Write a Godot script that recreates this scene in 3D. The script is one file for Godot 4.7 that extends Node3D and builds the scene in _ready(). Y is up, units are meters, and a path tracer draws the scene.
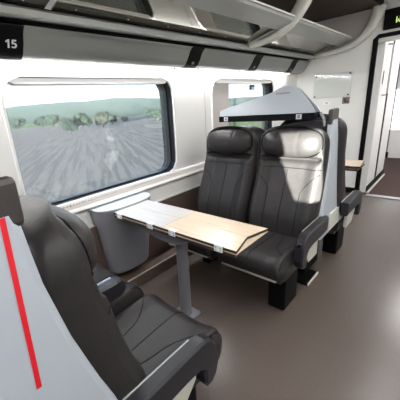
extends Node3D
# A railway carriage bay: window wall on the left, seats facing each other across a folding table.
# x = across the train (window wall at -1.85), y = up from the floor, -z = forward along the train.

const FLAT := -1
var used := {}
var M := {}

# ---------------------------------------------------------------- mesh helpers
class Shape:
	var st := SurfaceTool.new()
	func _init() -> void:
		st.begin(Mesh.PRIMITIVE_TRIANGLES)
	func tri(a: Vector3, b: Vector3, c: Vector3, g: int) -> void:
		st.set_smooth_group(g)
		st.add_vertex(a)
		st.add_vertex(b)
		st.add_vertex(c)
	func quad(a: Vector3, b: Vector3, c: Vector3, d: Vector3, g: int) -> void:
		tri(a, b, c, g)
		tri(a, c, d, g)
	func rows(r: Array, closed: bool, g: int) -> void:
		for i in r.size() - 1:
			var p: PackedVector3Array = r[i]
			var q: PackedVector3Array = r[i + 1]
			var n := p.size()
			for j in (n if closed else n - 1):
				var k := (j + 1) % n
				quad(p[j], q[j], q[k], p[k], g)
	func cap(p: PackedVector3Array, flip: bool, g: int) -> void:
		var c := Vector3.ZERO
		for v in p:
			c += v
		c /= p.size()
		for j in p.size():
			var k := (j + 1) % p.size()
			if flip:
				tri(c, p[k], p[j], g)
			else:
				tri(c, p[j], p[k], g)
	func loft(r: Array, g: int) -> void:
		rows(r, true, g)
		cap(r[0], false, FLAT)
		cap(r[r.size() - 1], true, FLAT)
	func box(c: Vector3, s: Vector3, r := 0.0, b := Basis.IDENTITY) -> void:
		var h := s / 2
		r = minf(r, minf(h.x, minf(h.y, h.z)) * 0.98)
		var list := []
		if r <= 0.0:
			list = [[-h.y, 0.0], [h.y, 0.0]]
		else:
			for k in 3:
				var a := k * PI / 4
				list.append([-h.y + r * (1 - cos(a)), r * (1 - sin(a))])
			for k in 3:
				var a := PI / 2 - k * PI / 4
				list.append([h.y - r * (1 - cos(a)), r * (1 - sin(a))])
		var out := []
		for e in list:
			var ring := PackedVector3Array()
			for q in Shape.rrect(h.x - e[1], h.z - e[1], maxf(r - e[1], 0.0002) if r > 0.0 else 0.0, 2):
				ring.append(c + b * Vector3(q.x, e[0], q.y))
			out.append(ring)
		loft(out, FLAT)
	static func rrect(hw: float, hh: float, r: float, seg: int) -> PackedVector2Array:
		var o := PackedVector2Array()
		if r <= 0.00001:
			for s in [Vector2(1, 1), Vector2(-1, 1), Vector2(-1, -1), Vector2(1, -1)]:
				o.append(Vector2(hw * s.x, hh * s.y))
			return o
		for k in 4:
			var c := Vector2((hw - r) * [1, -1, -1, 1][k], (hh - r) * [1, 1, -1, -1][k])
			for i in seg + 1:
				var a := (k + float(i) / seg) * PI / 2
				o.append(c + Vector2(cos(a), sin(a)) * r)
		return o
	static func at(axis: String, p: Vector2, d: float) -> Vector3:
		match axis:
			"x": return Vector3(d, p.y, p.x)
			"y": return Vector3(p.x, d, p.y)
		return Vector3(p.x, p.y, d)
	func prism(poly: PackedVector2Array, axis: String, d0: float, d1: float, bevel := 0.0, side := FLAT) -> void:
		var ccw := not Geometry2D.is_polygon_clockwise(poly)
		if not ccw:
			poly.reverse()
		var n := poly.size()
		var inner := PackedVector2Array()
		for i in n:
			var e0 := (poly[i] - poly[(i + n - 1) % n]).normalized()
			var e1 := (poly[(i + 1) % n] - poly[i]).normalized()
			var m := Vector2(-e0.y - e1.y, e0.x + e1.x)
			var l := maxf(m.length_squared() / 2, 0.35)
			inner.append(poly[i] + m / l * bevel)
		var rings := []
		var spec := [[d0, inner], [d0 + bevel, poly], [d1 - bevel, poly], [d1, inner]] if bevel > 0 else [[d0, poly], [d1, poly]]
		for e in spec:
			var ring := PackedVector3Array()
			for q in e[1]:
				ring.append(Shape.at(axis, q, e[0]))
			rings.append(ring)
		for i in rings.size() - 1:
			rows([rings[i], rings[i + 1]], true, side if side == FLAT else side + i)
		var t := Geometry2D.triangulate_polygon(inner if bevel > 0 else poly)
		var a: PackedVector3Array = rings[0]
		var z: PackedVector3Array = rings[rings.size() - 1]
		for i in range(0, t.size(), 3):
			tri(a[t[i]], a[t[i + 1]], a[t[i + 2]], FLAT)
			tri(z[t[i]], z[t[i + 2]], z[t[i + 1]], FLAT)
	func tube(path: PackedVector3Array, r: float, sides := 10, g := 1) -> void:
		var rings := []
		for i in path.size():
			var d := (path[mini(i + 1, path.size() - 1)] - path[maxi(i - 1, 0)]).normalized()
			var u := d.cross(Vector3.UP if absf(d.y) < 0.9 else Vector3.RIGHT).normalized()
			var w := d.cross(u)
			var ring := PackedVector3Array()
			for k in sides:
				var a := TAU * k / sides
				ring.append(path[i] + (u * cos(a) + w * sin(a)) * r)
			rings.append(ring)
		loft(rings, g)
	func ball(c: Vector3, s: Vector3, n := 10, bump: FastNoiseLite = null, amount := 0.0) -> void:
		var r := []
		for i in n + 1:
			var v := PI * i / n
			var ring := PackedVector3Array()
			for j in n * 2:
				var u := TAU * j / (n * 2)
				var d := Vector3(sin(v) * cos(u), cos(v), sin(v) * sin(u))
				var k := 1.0
				if bump:
					k += amount * bump.get_noise_3dv(d * 2.0 + c)
				ring.append(c + d * s * k)
			r.append(ring)
		rows(r, true, 1)
	# a plate between two outlines given as radius along each angle, in a plane of constant x
	func frame_plate(zc: float, yc: float, outer: PackedVector2Array, inner: PackedVector2Array, x0: float, x1: float) -> void:
		var n := outer.size()
		var r := []
		for e in [[inner, x0], [outer, x0], [outer, x1], [inner, x1], [inner, x0]]:
			var ring := PackedVector3Array()
			for q in e[0]:
				ring.append(Vector3(e[1], yc + q.y, zc + q.x))
			r.append(ring)
		rows(r, true, FLAT)
	func mesh() -> ArrayMesh:
		st.generate_normals()
		st.index()
		return st.commit()

# distance from the centre of a rounded rectangle to its edge along an angle (the centre may be off)
func edge_at(a: float, l: float, r: float, b: float, t: float, rad: float) -> Vector2:
	var d := Vector2(cos(a), sin(a))
	var lo := 0.0
	var hi := 20.0
	var c := Vector2((l + r) / 2, (b + t) / 2)
	var h := Vector2((r - l) / 2, (t - b) / 2)
	for i in 40:
		var m := (lo + hi) / 2
		var q := (d * m - c).abs() - h + Vector2(rad, rad)
		var s := Vector2(maxf(q.x, 0), maxf(q.y, 0)).length() + minf(maxf(q.x, q.y), 0.0) - rad
		if s > 0: hi = m
		else: lo = m
	return d * lo

# ---------------------------------------------------------------- scene helpers
func numbered(called: String) -> String:
	used[called] = used.get(called, -1) + 1
	return called if used[called] == 0 else "%s_%03d" % [called, used[called]]

func thing(called: String, label: String, category: String, at := Vector3.ZERO, turn := 0.0, group := "") -> Node3D:
	var o := Node3D.new()
	o.name = numbered(called)
	add_child(o)
	o.position = at
	o.rotation.y = turn
	o.set_meta("label", label)
	o.set_meta("category", category)
	if group:
		o.set_meta("group", group)
	return o

func part(called: String, shape, m: Material, parent: Node3D, label := "") -> MeshInstance3D:
	var o := MeshInstance3D.new()
	o.mesh = shape.mesh() if shape is Shape else shape
	o.material_override = m
	o.name = called
	parent.add_child(o, true)
	if label:
		o.set_meta("label", label)
	return o

func struct(called: String, shape: Shape, m: Material, label := "") -> MeshInstance3D:
	var o := part(called, shape, m, self)
	o.set_meta("kind", "structure")
	if label:
		o.set_meta("label", label)
	return o

func solid(called: String, shape: Shape, m: Material, label: String, category: String, group := "") -> MeshInstance3D:
	var o := part(numbered(called), shape, m, self)
	o.set_meta("label", label)
	o.set_meta("category", category)
	if group:
		o.set_meta("group", group)
	return o

func box(c: Vector3, s: Vector3, r := 0.0) -> Shape:
	var b := Shape.new()
	b.box(c, s, r)
	return b

func pr(poly: Array, axis: String, d0: float, d1: float, bevel := 0.0, side := FLAT) -> Shape:
	var b := Shape.new()
	b.prism(PackedVector2Array(poly), axis, d0, d1, bevel, side)
	return b

func noise_tex(freq: float, ramp: Array, normal := false, seed_ := 1, octaves := 4, size := 256, kind := FastNoiseLite.TYPE_SIMPLEX_SMOOTH) -> NoiseTexture2D:
	var n := FastNoiseLite.new()
	n.noise_type = kind
	n.frequency = freq
	n.seed = seed_
	n.fractal_octaves = octaves
	var t := NoiseTexture2D.new()
	t.width = size
	t.height = size
	t.seamless = true
	t.noise = n
	if normal:
		t.as_normal_map = true
		t.bump_strength = 4.0
	else:
		var g := Gradient.new()
		var off := PackedFloat32Array()
		var col := PackedColorArray()
		for i in ramp.size():
			off.append(float(i) / (ramp.size() - 1))
			col.append(ramp[i])
		g.offsets = off
		g.colors = col
		t.color_ramp = g
	return t

func mat(c: Color, rough := 0.5, metal := 0.0, spec := 0.5) -> StandardMaterial3D:
	var m := StandardMaterial3D.new()
	m.albedo_color = c
	m.roughness = rough
	m.metallic = metal
	m.metallic_specular = spec
	return m

func textured(m: StandardMaterial3D, t: Texture2D, scale: Vector3, world := false) -> StandardMaterial3D:
	m.albedo_texture = t
	m.uv1_triplanar = true
	m.uv1_world_triplanar = world
	m.uv1_scale = scale
	return m

func rough_skin(m: StandardMaterial3D, t: Texture2D, amount: float, scale := Vector3.ONE) -> StandardMaterial3D:
	m.normal_enabled = true
	m.normal_texture = t
	m.normal_scale = amount
	m.uv1_triplanar = true
	m.uv1_scale = scale
	return m

func glow(c: Color, e: float) -> StandardMaterial3D:
	var m := mat(Color(0.9, 0.9, 0.9))
	m.emission_enabled = true
	m.emission = c
	m.emission_energy_multiplier = e
	return m

func lettering(words: String, size: float, m: Material, parent: Node3D, at: Transform3D, font := "Droid Sans") -> MeshInstance3D:
	var f := SystemFont.new()
	f.font_names = PackedStringArray([font])
	f.font_weight = 700
	var t := TextMesh.new()
	t.text = words
	t.font = f
	t.font_size = 32
	t.pixel_size = size / 24.0
	t.depth = 0.002
	var o := part("lettering", t, m, parent)
	o.transform = at
	return o

func sm(a: float, b: float, x: float) -> float:
	return smoothstep(a, b, x)

# ---------------------------------------------------------------- materials
func materials() -> void:
	var grain := noise_tex(0.06, [], true, 3, 3)
	M.leather = rough_skin(textured(mat(Color(1, 1, 1), 0.44, 0.0, 0.34), noise_tex(0.012, [Color8(40, 38, 38), Color8(46, 43, 43)], false, 5, 4), Vector3(2, 2, 2)), grain, 0.12, Vector3(3, 3, 3))
	M.bolster = rough_skin(mat(Color8(52, 46, 45), 0.45), grain, 0.1, Vector3(3, 3, 3))
	M.plastic = mat(Color8(52, 51, 55), 0.42)
	M.arm = mat(Color8(30, 30, 36), 0.38)
	M.shell = mat(Color8(164, 171, 178), 0.33)
	M.beige = mat(Color8(196, 196, 184), 0.4)
	M.black = mat(Color8(13, 12, 13), 0.5, 0.0, 0.2)
	M.gasket = mat(Color8(18, 20, 22), 0.4)
	M.red = mat(Color8(205, 25, 38), 0.4)
	M.white = mat(Color8(232, 231, 229), 0.5)
	M.wall = mat(Color8(228, 227, 224), 0.5)
	M.cream = mat(Color8(220, 220, 216), 0.45)
	M.pillar = mat(Color8(186, 180, 176), 0.6)
	M.dado = textured(mat(Color(1, 1, 1), 0.6), noise_tex(0.05, [Color8(84, 68, 60), Color8(98, 80, 71)], false, 8), Vector3(3, 3, 3), true)
	M.cove = mat(Color8(128, 130, 127), 0.36, 0.25)
	M.rail = mat(Color8(158, 160, 156), 0.35, 0.4)
	M.rib = mat(Color8(205, 204, 196), 0.4)
	M.mirror = mat(Color8(122, 120, 112), 0.04, 0.85)
	M.brown = textured(mat(Color(1, 1, 1), 0.55), noise_tex(0.03, [Color8(78, 66, 58), Color8(92, 78, 69)], false, 11), Vector3(1, 1, 1), true)
	M.ceiling = mat(Color8(150, 152, 150), 0.5)
	M.steel = mat(Color8(190, 192, 196), 0.3, 0.9)
	M.grey = mat(Color8(112, 113, 119), 0.42)
	M.console = mat(Color8(138, 138, 145), 0.36, 0.35)
	M.console_top = mat(Color8(196, 208, 214), 0.3)
	M.hinge = mat(Color8(228, 230, 230), 0.35)
	M.ink = mat(Color8(40, 40, 44), 0.6)
	M.print = mat(Color8(200, 204, 208), 0.5)
	M.woods = []
	for k in 3:
		var w := noise_tex(0.02, [Color8(190, 170, 146), Color8(203, 185, 163), Color8(196, 177, 153)], false, 20 + k, 5)
		M.woods.append(textured(mat(Color(1, 1, 1), 0.22), w, Vector3(0.5, 3, 6)))
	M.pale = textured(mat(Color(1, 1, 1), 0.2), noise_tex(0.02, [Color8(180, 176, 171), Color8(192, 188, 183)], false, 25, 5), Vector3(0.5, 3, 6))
	M.woodedge = mat(Color8(52, 40, 34), 0.6)
	M.floor = textured(mat(Color(1, 1, 1), 0.27), noise_tex(0.16, [Color8(72, 64, 60), Color8(92, 82, 76), Color8(81, 73, 68)], false, 31, 3, 512), Vector3(1.6, 1.6, 1.6), true)
	M.carpet = textured(mat(Color(1, 1, 1), 0.9), noise_tex(0.3, [Color8(50, 34, 31), Color8(76, 54, 48)], false, 33, 3), Vector3(2, 2, 2), true)
	var pane := mat(Color(0.86, 0.93, 0.95, 0.05), 0.0)
	pane.transparency = BaseMaterial3D.TRANSPARENCY_ALPHA
	M.pane = pane
	M.lamp = glow(Color(1.0, 0.98, 0.94), 3.0)
	M.field = textured(mat(Color(1, 1, 1), 0.95), noise_tex(0.02, [Color8(102, 99, 96), Color8(122, 118, 114), Color8(98, 95, 93), Color8(117, 113, 109)], false, 41, 5, 512), Vector3(0.008, 0.13, 0.13))
	M.meadow = textured(mat(Color(1, 1, 1), 0.95), noise_tex(0.02, [Color8(70, 92, 52), Color8(86, 106, 64)], false, 43, 4), Vector3(0.05, 0.05, 0.05), true)
	M.hill = textured(mat(Color(1, 1, 1), 0.95), noise_tex(0.025, [Color8(22, 36, 37), Color8(50, 64, 50), Color8(30, 44, 42), Color8(80, 88, 66)], false, 47, 5, 512), Vector3(0.016, 0.016, 0.016), true)
	for k in [M.field, M.meadow, M.hill]:
		k.specular_mode = BaseMaterial3D.SPECULAR_DISABLED
	M.leaf = []
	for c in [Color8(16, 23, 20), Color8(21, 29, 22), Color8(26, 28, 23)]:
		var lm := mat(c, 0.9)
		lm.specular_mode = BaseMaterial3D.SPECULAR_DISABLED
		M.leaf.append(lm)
	M.bark = mat(Color8(40, 33, 28), 0.9, 0.0, 0.0)

# ---------------------------------------------------------------- seats
func seam(x: float, at: float, w: float) -> float:
	return exp(-pow((x - at) / w, 2))

var upright := 0.0      # how much further forward the head end of the back stands

func back_z(y: float) -> float:
	var ys := [0.30, 0.42, 0.56, 0.68, 0.80, 0.93, 1.05, 1.25, 1.45]
	var zs := [0.44, 0.43, 0.412, 0.365, 0.312, 0.268, 0.258, 0.248, 0.24]
	var i := 1
	while i < 6 and y > ys[i + 1]:
		i += 1
	var f: float = clampf((y - ys[i]) / (ys[i + 1] - ys[i]), 0, 1)
	return cubic_interpolate(zs[i], zs[i + 1], zs[i - 1], zs[i + 2], f) + upright * sm(0.62, 1.0, y)

func back_w(y: float, top: float) -> float:
	var t := clampf((y - (top - 0.17)) / 0.17, 0, 1)
	return maxf(0.252 * pow(1.0 - pow(t, 3.2), 1.0 / 2.4) * (1.0 - 0.05 * sm(0.62, 0.40, y)), 0.012)

func back_thick(y: float, top: float) -> float:
	var t := clampf((y - (top - 0.17)) / 0.17, 0, 1)
	return maxf(back_z(y) - 0.15, 0.09) * sqrt(clampf(1.0 - pow(t, 3.0), 0.02, 1))

func back_front(x: float, y: float, top: float) -> float:
	var t := clampf((y - (top - 0.17)) / 0.17, 0, 1)
	var thick := back_thick(y, top)
	var a := absf(x) / back_w(y, top)
	var z := back_z(y) + 0.034 * sm(0.45, 0.85, a) * (1.0 - sm(0.88, 1.02, y) * 0.6)
	z -= minf(thick * 0.5, 0.06) * pow(clampf((a - 0.70) / 0.30, 0, 1), 2.4)
	z -= 0.05 * seam(y, top - 0.243, 0.016) * sm(0.92, 0.78, a)
	z -= 0.012 * sm(top - 0.23, top - 0.2, y) * sm(0.93, 0.85, a)
	if t > 0:
		z -= minf(thick * 0.5, 0.05) * pow(t, 4.0)
	return z

func back_side_seam(y: float) -> float:
	return 0.12 + 0.13 * pow(clampf((y - 0.73) / 0.17, 0, 1), 1.5)

func make_backrest(top: float) -> Shape:
	var s := Shape.new()
	var rings := []
	var n := 76
	for i in n + 1:
		var v := float(i) / n
		v = 1.0 - pow(1.0 - v, 1.35)
		var y: float = lerp(0.40, top, minf(v, 0.9995))
		var w := back_w(y, top)
		var ring := PackedVector3Array()
		for j in 49:
			var x := w * sin((-1.0 + 2.0 * j / 48) * PI / 2 * 0.999)
			ring.append(Vector3(x, y, back_front(x, y, top)))
		for j in range(1, 14):
			var u := 1.0 - 2.0 * j / 14.0
			ring.append(Vector3(w * sin(u * PI / 2), y, back_z(y) - back_thick(y, top) * (0.5 + 0.5 * pow(cos(u * PI / 2), 0.5))))
		rings.append(ring)
	s.loft(rings, 1)
	return s

func make_back_seams(top: float) -> Shape:
	var s := Shape.new()
	var lines := []
	for sx in [0.0, 1.0, -1.0]:
		var line := PackedVector3Array()
		var y := 0.46
		while y < top - 0.31:
			var x: float = sx * back_side_seam(y)
			if absf(x) < 0.235:
				line.append(Vector3(x, y, back_front(x, y, top) - 0.0005))
			y += 0.02
		lines.append(line)
	var across := PackedVector3Array()
	for k in 25:
		var x := -0.235 + 0.47 * k / 24.0
		across.append(Vector3(x, top - 0.305, back_front(x, top - 0.305, top) - 0.0005))
	lines.append(across)
	for l in lines:
		s.tube(l, 0.0026, 6)
	return s

func make_headrest(top: float) -> Shape:
	var s := Shape.new()
	var rings := []
	var yc := top - 0.128
	var n := 26
	for i in n + 1:
		var v := -1.0 + 2.0 * i / n
		v = sin(v * PI / 2 * 0.995)
		var y := yc + v * 0.104
		var w := maxf(0.216 * pow(1.0 - pow(absf(v), 3.0), 1.0 / 2.4), 0.004)
		var z0 := back_z(y) - 0.008
		var ring := PackedVector3Array()
		for j in 49:
			var u := -1.0 + 2.0 * j / 48
			var x := w * sin(u * PI / 2)
			var a := absf(x) / w
			var z := z0 - 0.012 + 0.088 * pow(clampf(1.0 - pow(absf(v), 2.4), 0, 1), 0.5) * pow(clampf(1.0 - pow(a, 3.2), 0, 1), 0.5)
			z -= 0.006 * seam(absf(x), 0.075, 0.006)
			ring.append(Vector3(x, y, z))
		ring.append(Vector3(w * 0.7, y, z0 - 0.03))
		ring.append(Vector3(-w * 0.7, y, z0 - 0.03))
		rings.append(ring)
	s.loft(rings, 1)
	return s

func cushion_w(z: float) -> float:
	return 0.240 + 0.006 * sm(0.4, 0.75, z) - 0.03 * pow(clampf((z - 0.79) / 0.095, 0, 1), 3.0)

func cushion_top(x: float, z: float) -> float:
	var f := clampf((z - 0.79) / 0.095, 0, 1)
	var top := 0.435 + 0.018 * sm(0.4, 0.78, z) - 0.085 * (1.0 - sqrt(clampf(1.0 - f * f, 0, 1)))
	var bot := 0.312 + 0.03 * pow(f, 2.0)
	var a := absf(x) / cushion_w(z)
	return top + 0.018 * sm(0.45, 0.85, a) - (top - bot) * 0.5 * pow(clampf((a - 0.78) / 0.22, 0, 1), 2.6)

func make_cushion() -> Shape:
	var s := Shape.new()
	var rings := []
	var n := 44
	for i in n + 1:
		var z: float = lerp(0.30, 0.885, sin(float(i) / n * PI / 2))
		var bot := 0.312 + 0.03 * pow(clampf((z - 0.79) / 0.095, 0, 1), 2.0)
		var w := cushion_w(z)
		var ring := PackedVector3Array()
		for j in 41:
			var x := w * sin((-1.0 + 2.0 * j / 40) * PI / 2)
			ring.append(Vector3(x, cushion_top(x, z), z))
		for j in range(0, 9):
			ring.append(Vector3(w * (1.0 - 2.0 * j / 8.0) * 0.97, bot, z))
		rings.append(ring)
	s.loft(rings, 1)
	return s

func make_cushion_seams() -> Shape:
	var s := Shape.new()
	for sx in [0.0, 1.0, -1.0]:
		var line := PackedVector3Array()
		var z := 0.42
		while z < 0.88:
			var x: float = sx * (0.055 + 0.045 * sm(0.40, 0.62, z) + 0.12 * pow(clampf((z - 0.60) / 0.2, 0, 1), 1.8))
			if absf(x) < 0.225:
				line.append(Vector3(x, cushion_top(x, z) - 0.0005, z))
			z += 0.02 if z < 0.8 else 0.01
		s.tube(line, 0.0026, 6)
	return s

func make_armrest(x0: float, x1: float) -> Shape:
	var p := []
	p.append_array([Vector2(0.26, 0.585), Vector2(0.62, 0.588)])
	for k in 7:
		var a := PI / 2 - k * PI / 12 * 1.1
		p.append(Vector2(0.63 + 0.10 * cos(a), 0.488 + 0.10 * sin(a)))
	p.append_array([Vector2(0.735, 0.43), Vector2(0.72, 0.385), Vector2(0.69, 0.36), Vector2(0.66, 0.357), Vector2(0.648, 0.38), Vector2(0.652, 0.41), Vector2(0.648, 0.445), Vector2(0.625, 0.468), Vector2(0.56, 0.475), Vector2(0.26, 0.475)])
	return pr(p, "x", x0, x1, 0.009)

# side: +1 when the aisle lies towards local +x
func make_seat(label: String, side: float, aisle: bool, top: float, at: Vector3, turn: float, group: String) -> Node3D:
	upright = 0.055 if at.z > -0.2 and turn > 1 and at.x < 0 else 0.0
	var t := thing("train_seat", label, "seat", at, turn, group)
	var bk := part("backrest", make_backrest(top), M.leather, t)
	part("seam", make_back_seams(top), M.black, bk)
	var hr := part("headrest", make_headrest(top), M.leather, t)
	var rim_shade := Shape.new()
	var loop := PackedVector3Array()
	for k in 49:
		var a := TAU * k / 48
		var q := Vector2(0.222 * signf(cos(a)) * pow(absf(cos(a)), 0.75), top - 0.128 + 0.108 * signf(sin(a)) * pow(absf(sin(a)), 0.75))
		loop.append(Vector3(q.x, q.y, back_front(q.x, q.y, top) + 0.001))
	rim_shade.tube(loop, 0.0045, 6)  # dark tube drawn in as the shade round the headrest rim
	part("seam", rim_shade, M.black, hr)
	var rear_oval := top > 1.26
	var ov := Shape.new()
	var oring := []
	for e in [[0.0, 1.0], [0.008, 0.98], [0.014, 0.9], [0.010, 0.8], [0.010, 0.5]]:
		var ring := PackedVector3Array()
		for k in 40:
			var a := TAU * k / 40
			var d := Vector2(cos(a), sin(a))
			ring.append(Vector3(0.185 * e[1] * signf(d.x) * pow(absf(d.x), 0.7), top - 0.135 + 0.095 * e[1] * signf(d.y) * pow(absf(d.y), 0.8), 0.158 - e[0]))
		oring.append(ring)
	ov.loft(oring, 1)
	if rear_oval:
		part("back_shell", ov, M.plastic, t)
	var cu := part("cushion", make_cushion(), M.leather, t)
	part("seam", make_cushion_seams(), M.black, cu)
	var fr := Shape.new()
	fr.box(Vector3(0, 0.30, 0.56), Vector3(0.43, 0.045, 0.52), 0.01)
	part("seat_frame", fr, M.plastic, t)
	var tr := Shape.new()
	tr.box(Vector3(0, 0.318, 0.845), Vector3(0.40, 0.014, 0.045), 0.005)
	part("front_trim", tr, M.beige, t)
	if aisle:
		part("armrest", make_armrest(minf(side * 0.248, side * 0.305), maxf(side * 0.248, side * 0.305)), M.arm, t)
		part("armrest_highlight", box(Vector3(side * 0.252, 0.584, 0.44), Vector3(0.006, 0.008, 0.36), 0.002), M.rail, t)
		part("button", box(Vector3(side * 0.275, 0.53, 0.722), Vector3(0.018, 0.02, 0.014), 0.004), M.black, t)
		part("side_shell", pr([Vector2(0.38, 0.54), Vector2(0.57, 0.54), Vector2(0.62, 0.48), Vector2(0.62, 0.42), Vector2(0.54, 0.335), Vector2(0.38, 0.33)], "x", minf(side * 0.255, side * 0.28), maxf(side * 0.255, side * 0.28), 0.004), M.beige, t)
		var pd := Shape.new()
		pd.box(Vector3(side * 0.14, 0.15, 0.60), Vector3(0.12, 0.30, 0.22), 0.012)
		part("pedestal", pd, M.black, t)
	elif side < 0 and at.z > -1:
		var p := [Vector2(0.27, 0.60), Vector2(0.68, 0.60)]
		for k in 7:
			var a := PI / 2 - k * PI / 6
			p.append(Vector2(0.68 + 0.05 * cos(a), 0.55 + 0.05 * sin(a)))
		p.append(Vector2(0.27, 0.50))
		part("armrest", pr(p, "x", side * 0.255 - 0.03, side * 0.255 + 0.03, 0.008, 3), M.arm, t)
		part("armrest_highlight", box(Vector3(side * 0.255 - side * 0.02, 0.601, 0.54), Vector3(0.016, 0.008, 0.26), 0.003), M.steel, t)  # pale strip put in as the window light along the armrest top
	if not aisle:
		part("pedestal", box(Vector3(-side * 0.10, 0.15, 0.40), Vector3(0.08, 0.30, 0.2), 0.01), M.black, t)
	return t

# ---------------------------------------------------------------- partition between back-to-back seats
func lean(y: float) -> float:      # the side panel leans in towards its top
	return lerp(-0.558, -0.60, clampf((y - 0.42) / 0.8, -0.1, 1.2))

func make_partition(zc: float, stripe_z: float, cut: float, dx: float, label: String) -> void:
	var t := thing("seat_partition", label, "seat partition", Vector3(0, 0, zc), 0, "")
	var prof := [[0.42, 0.30], [0.56, 0.262], [0.64, 0.24], [0.73, 0.21], [0.80, 0.19], [0.90, 0.162], [1.06, 0.13], [1.14, 0.122], [1.20, 0.117], [1.235, 0.11]]
	var sp := Shape.new()
	var rings := []
	for e in prof:
		var y: float = e[0]
		var w: float = e[1]
		var x := lean(y) + dx
		var ring := PackedVector3Array()
		# the two slanting edges curl inboard, towards the seats
		var v := w - cut * sm(0.8, 1.2, y)      # the edge away from the table
		for q in [Vector2(-v + 0.012, 0.012), Vector2(w - 0.012, 0.012), Vector2(w + 0.004, 0.002), Vector2(w + 0.007, -0.010), Vector2(w + 0.008, -0.018), Vector2(w + 0.001, -0.018), Vector2(w - 0.01, -0.014), Vector2(-v + 0.01, -0.014), Vector2(-v - 0.001, -0.018), Vector2(-v - 0.008, -0.018), Vector2(-v - 0.007, -0.010), Vector2(-v - 0.004, 0.002)]:
			ring.append(Vector3(x + q.y, y, q.x))
		rings.append(ring)
	sp.loft(rings, FLAT)
	part("side_panel", sp, M.shell, t)
	# red stripe: a thin strip lying on the outer face
	var rs := Shape.new()
	var a := PackedVector3Array()
	var b := PackedVector3Array()
	for k in 9:
		var y: float = lerp(0.845, 1.235, k / 8.0)
		var z: float = lerp(stripe_z, stripe_z * 1.3, k / 8.0)
		a.append(Vector3(lean(y) + dx + 0.0135, y, z - 0.0055))
		b.append(Vector3(lean(y) + dx + 0.0135, y, z + 0.0055))
	rs.rows([a, b], false, 1)
	part("red_stripe", rs, M.red, t, "thin red stripe")
	part("skirt", box(Vector3(-0.552 + dx, 0.49, 0), Vector3(0.012, 0.14, 0.22), 0.004), M.beige, t)
	part("sun_blocker", box(Vector3(-0.605 + dx, 1.256, cut * 0.5), Vector3(0.028, 0.105, 0.265 - cut), 0.014), M.bolster, t)
	for s in ([1.0] if zc < -1 else []):
		var arm := Shape.new()
		arm.tube(PackedVector3Array([Vector3(-0.655, 1.20, s * 0.16), Vector3(-0.665, 1.25, s * 0.15), Vector3(-0.70, 1.285, s * 0.11)]), 0.009, 8)
		part("bracket", arm, M.grey, t)
	# sloping canopy above the headrests: number strip below, light plate above, the same on both sides
	var up := [Vector2(-1.57, 1.285), Vector2(-0.752, 1.285), Vector2(-0.775, 1.325), Vector2(-0.835, 1.40), Vector2(-0.885, 1.455), Vector2(-0.925, 1.484), Vector2(-0.965, 1.494), Vector2(-1.01, 1.492), Vector2(-1.05, 1.475), Vector2(-1.10, 1.452), Vector2(-1.18, 1.432), Vector2(-1.56, 1.338), Vector2(-1.57, 1.33)]
	for s in [-1.0, 1.0]:
		var plate := Shape.new()
		plate.prism(PackedVector2Array(up), "z", -0.006, 0.006, 0.002)
		var o := part("canopy_plate", plate, M.shell, t)
		o.transform = Transform3D(Basis(Vector3.RIGHT, -s * 0.20), Vector3(0, 0.028, s * 0.045)) * Transform3D(Basis.IDENTITY, Vector3(0, -0.0, 0))
		o.position = Vector3(0, 1.285, s * 0.055) - o.basis * Vector3(0, 1.285, 0)
		var strip := Shape.new()
		strip.box(Vector3(-1.165, 1.262, s * 0.058), Vector3(0.82, 0.050, 0.012), 0.003)
		var st := part("number_strip", strip, M.black, t)
		for k in 2:
			var cx: float = [-1.50, -0.865][k] if s > 0 else [-0.865, -1.50][k]
			var plq := part("seat_number_plate", box(Vector3(cx, 1.262, s * 0.065), Vector3(0.04, 0.036, 0.004), 0.001), M.print, st)
			var bs := Basis.IDENTITY if s > 0 else Basis(Vector3.UP, PI)
			lettering(["A", "B"][k], 0.024, M.ink, st, Transform3D(bs, Vector3(cx, 1.262, s * 0.0675)))
	part("canopy_core", box(Vector3(-1.165, 1.268, 0), Vector3(0.80, 0.03, 0.10), 0.004), M.black, t)
	if zc < -1:
		var words := Shape.new()
		for k in 7:
			words.box(Vector3(-1.055 + 0.016 * k, 1.44, 0.0315), Vector3(0.010, 0.012, 0.001))
		var o2 := part("lettering", words, M.grey, t)
		o2.transform = Transform3D(Basis(Vector3.RIGHT, -0.20), Vector3.ZERO)
		o2.position = Vector3(0, 1.285, 0.055) - o2.basis * Vector3(0, 1.285, 0.0245)
	part("base_plate", box(Vector3(-0.72, 0.012, 0.17), Vector3(0.15, 0.024, 0.22), 0.004), M.black, t)
	part("base_trim", box(Vector3(-0.640, 0.014, 0.17), Vector3(0.010, 0.02, 0.22), 0.003), M.beige, t)
	part("post", box(Vector3(-0.76, 0.2, 0), Vector3(0.10, 0.38, 0.3), 0.01), M.black, t)

# ---------------------------------------------------------------- tables
func leaf_board(parent: Node3D, poly: Array, y: float, th: float, k: int, label := "") -> void:
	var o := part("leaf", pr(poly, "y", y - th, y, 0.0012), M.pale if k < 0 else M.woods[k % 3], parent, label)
	if th > 0.01:
		part("leaf_edge", pr(grown(poly, 0.0016), "y", y - th - 0.0006, y - 0.0022), M.woodedge, o)

func grown(poly: Array, d: float) -> Array:
	var c := Vector2.ZERO
	for q in poly:
		c += q
	c /= poly.size()
	var o := []
	for q in poly:
		var v: Vector2 = q - c
		o.append(q + Vector2(signf(v.x), signf(v.y)) * d)
	return o

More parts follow.
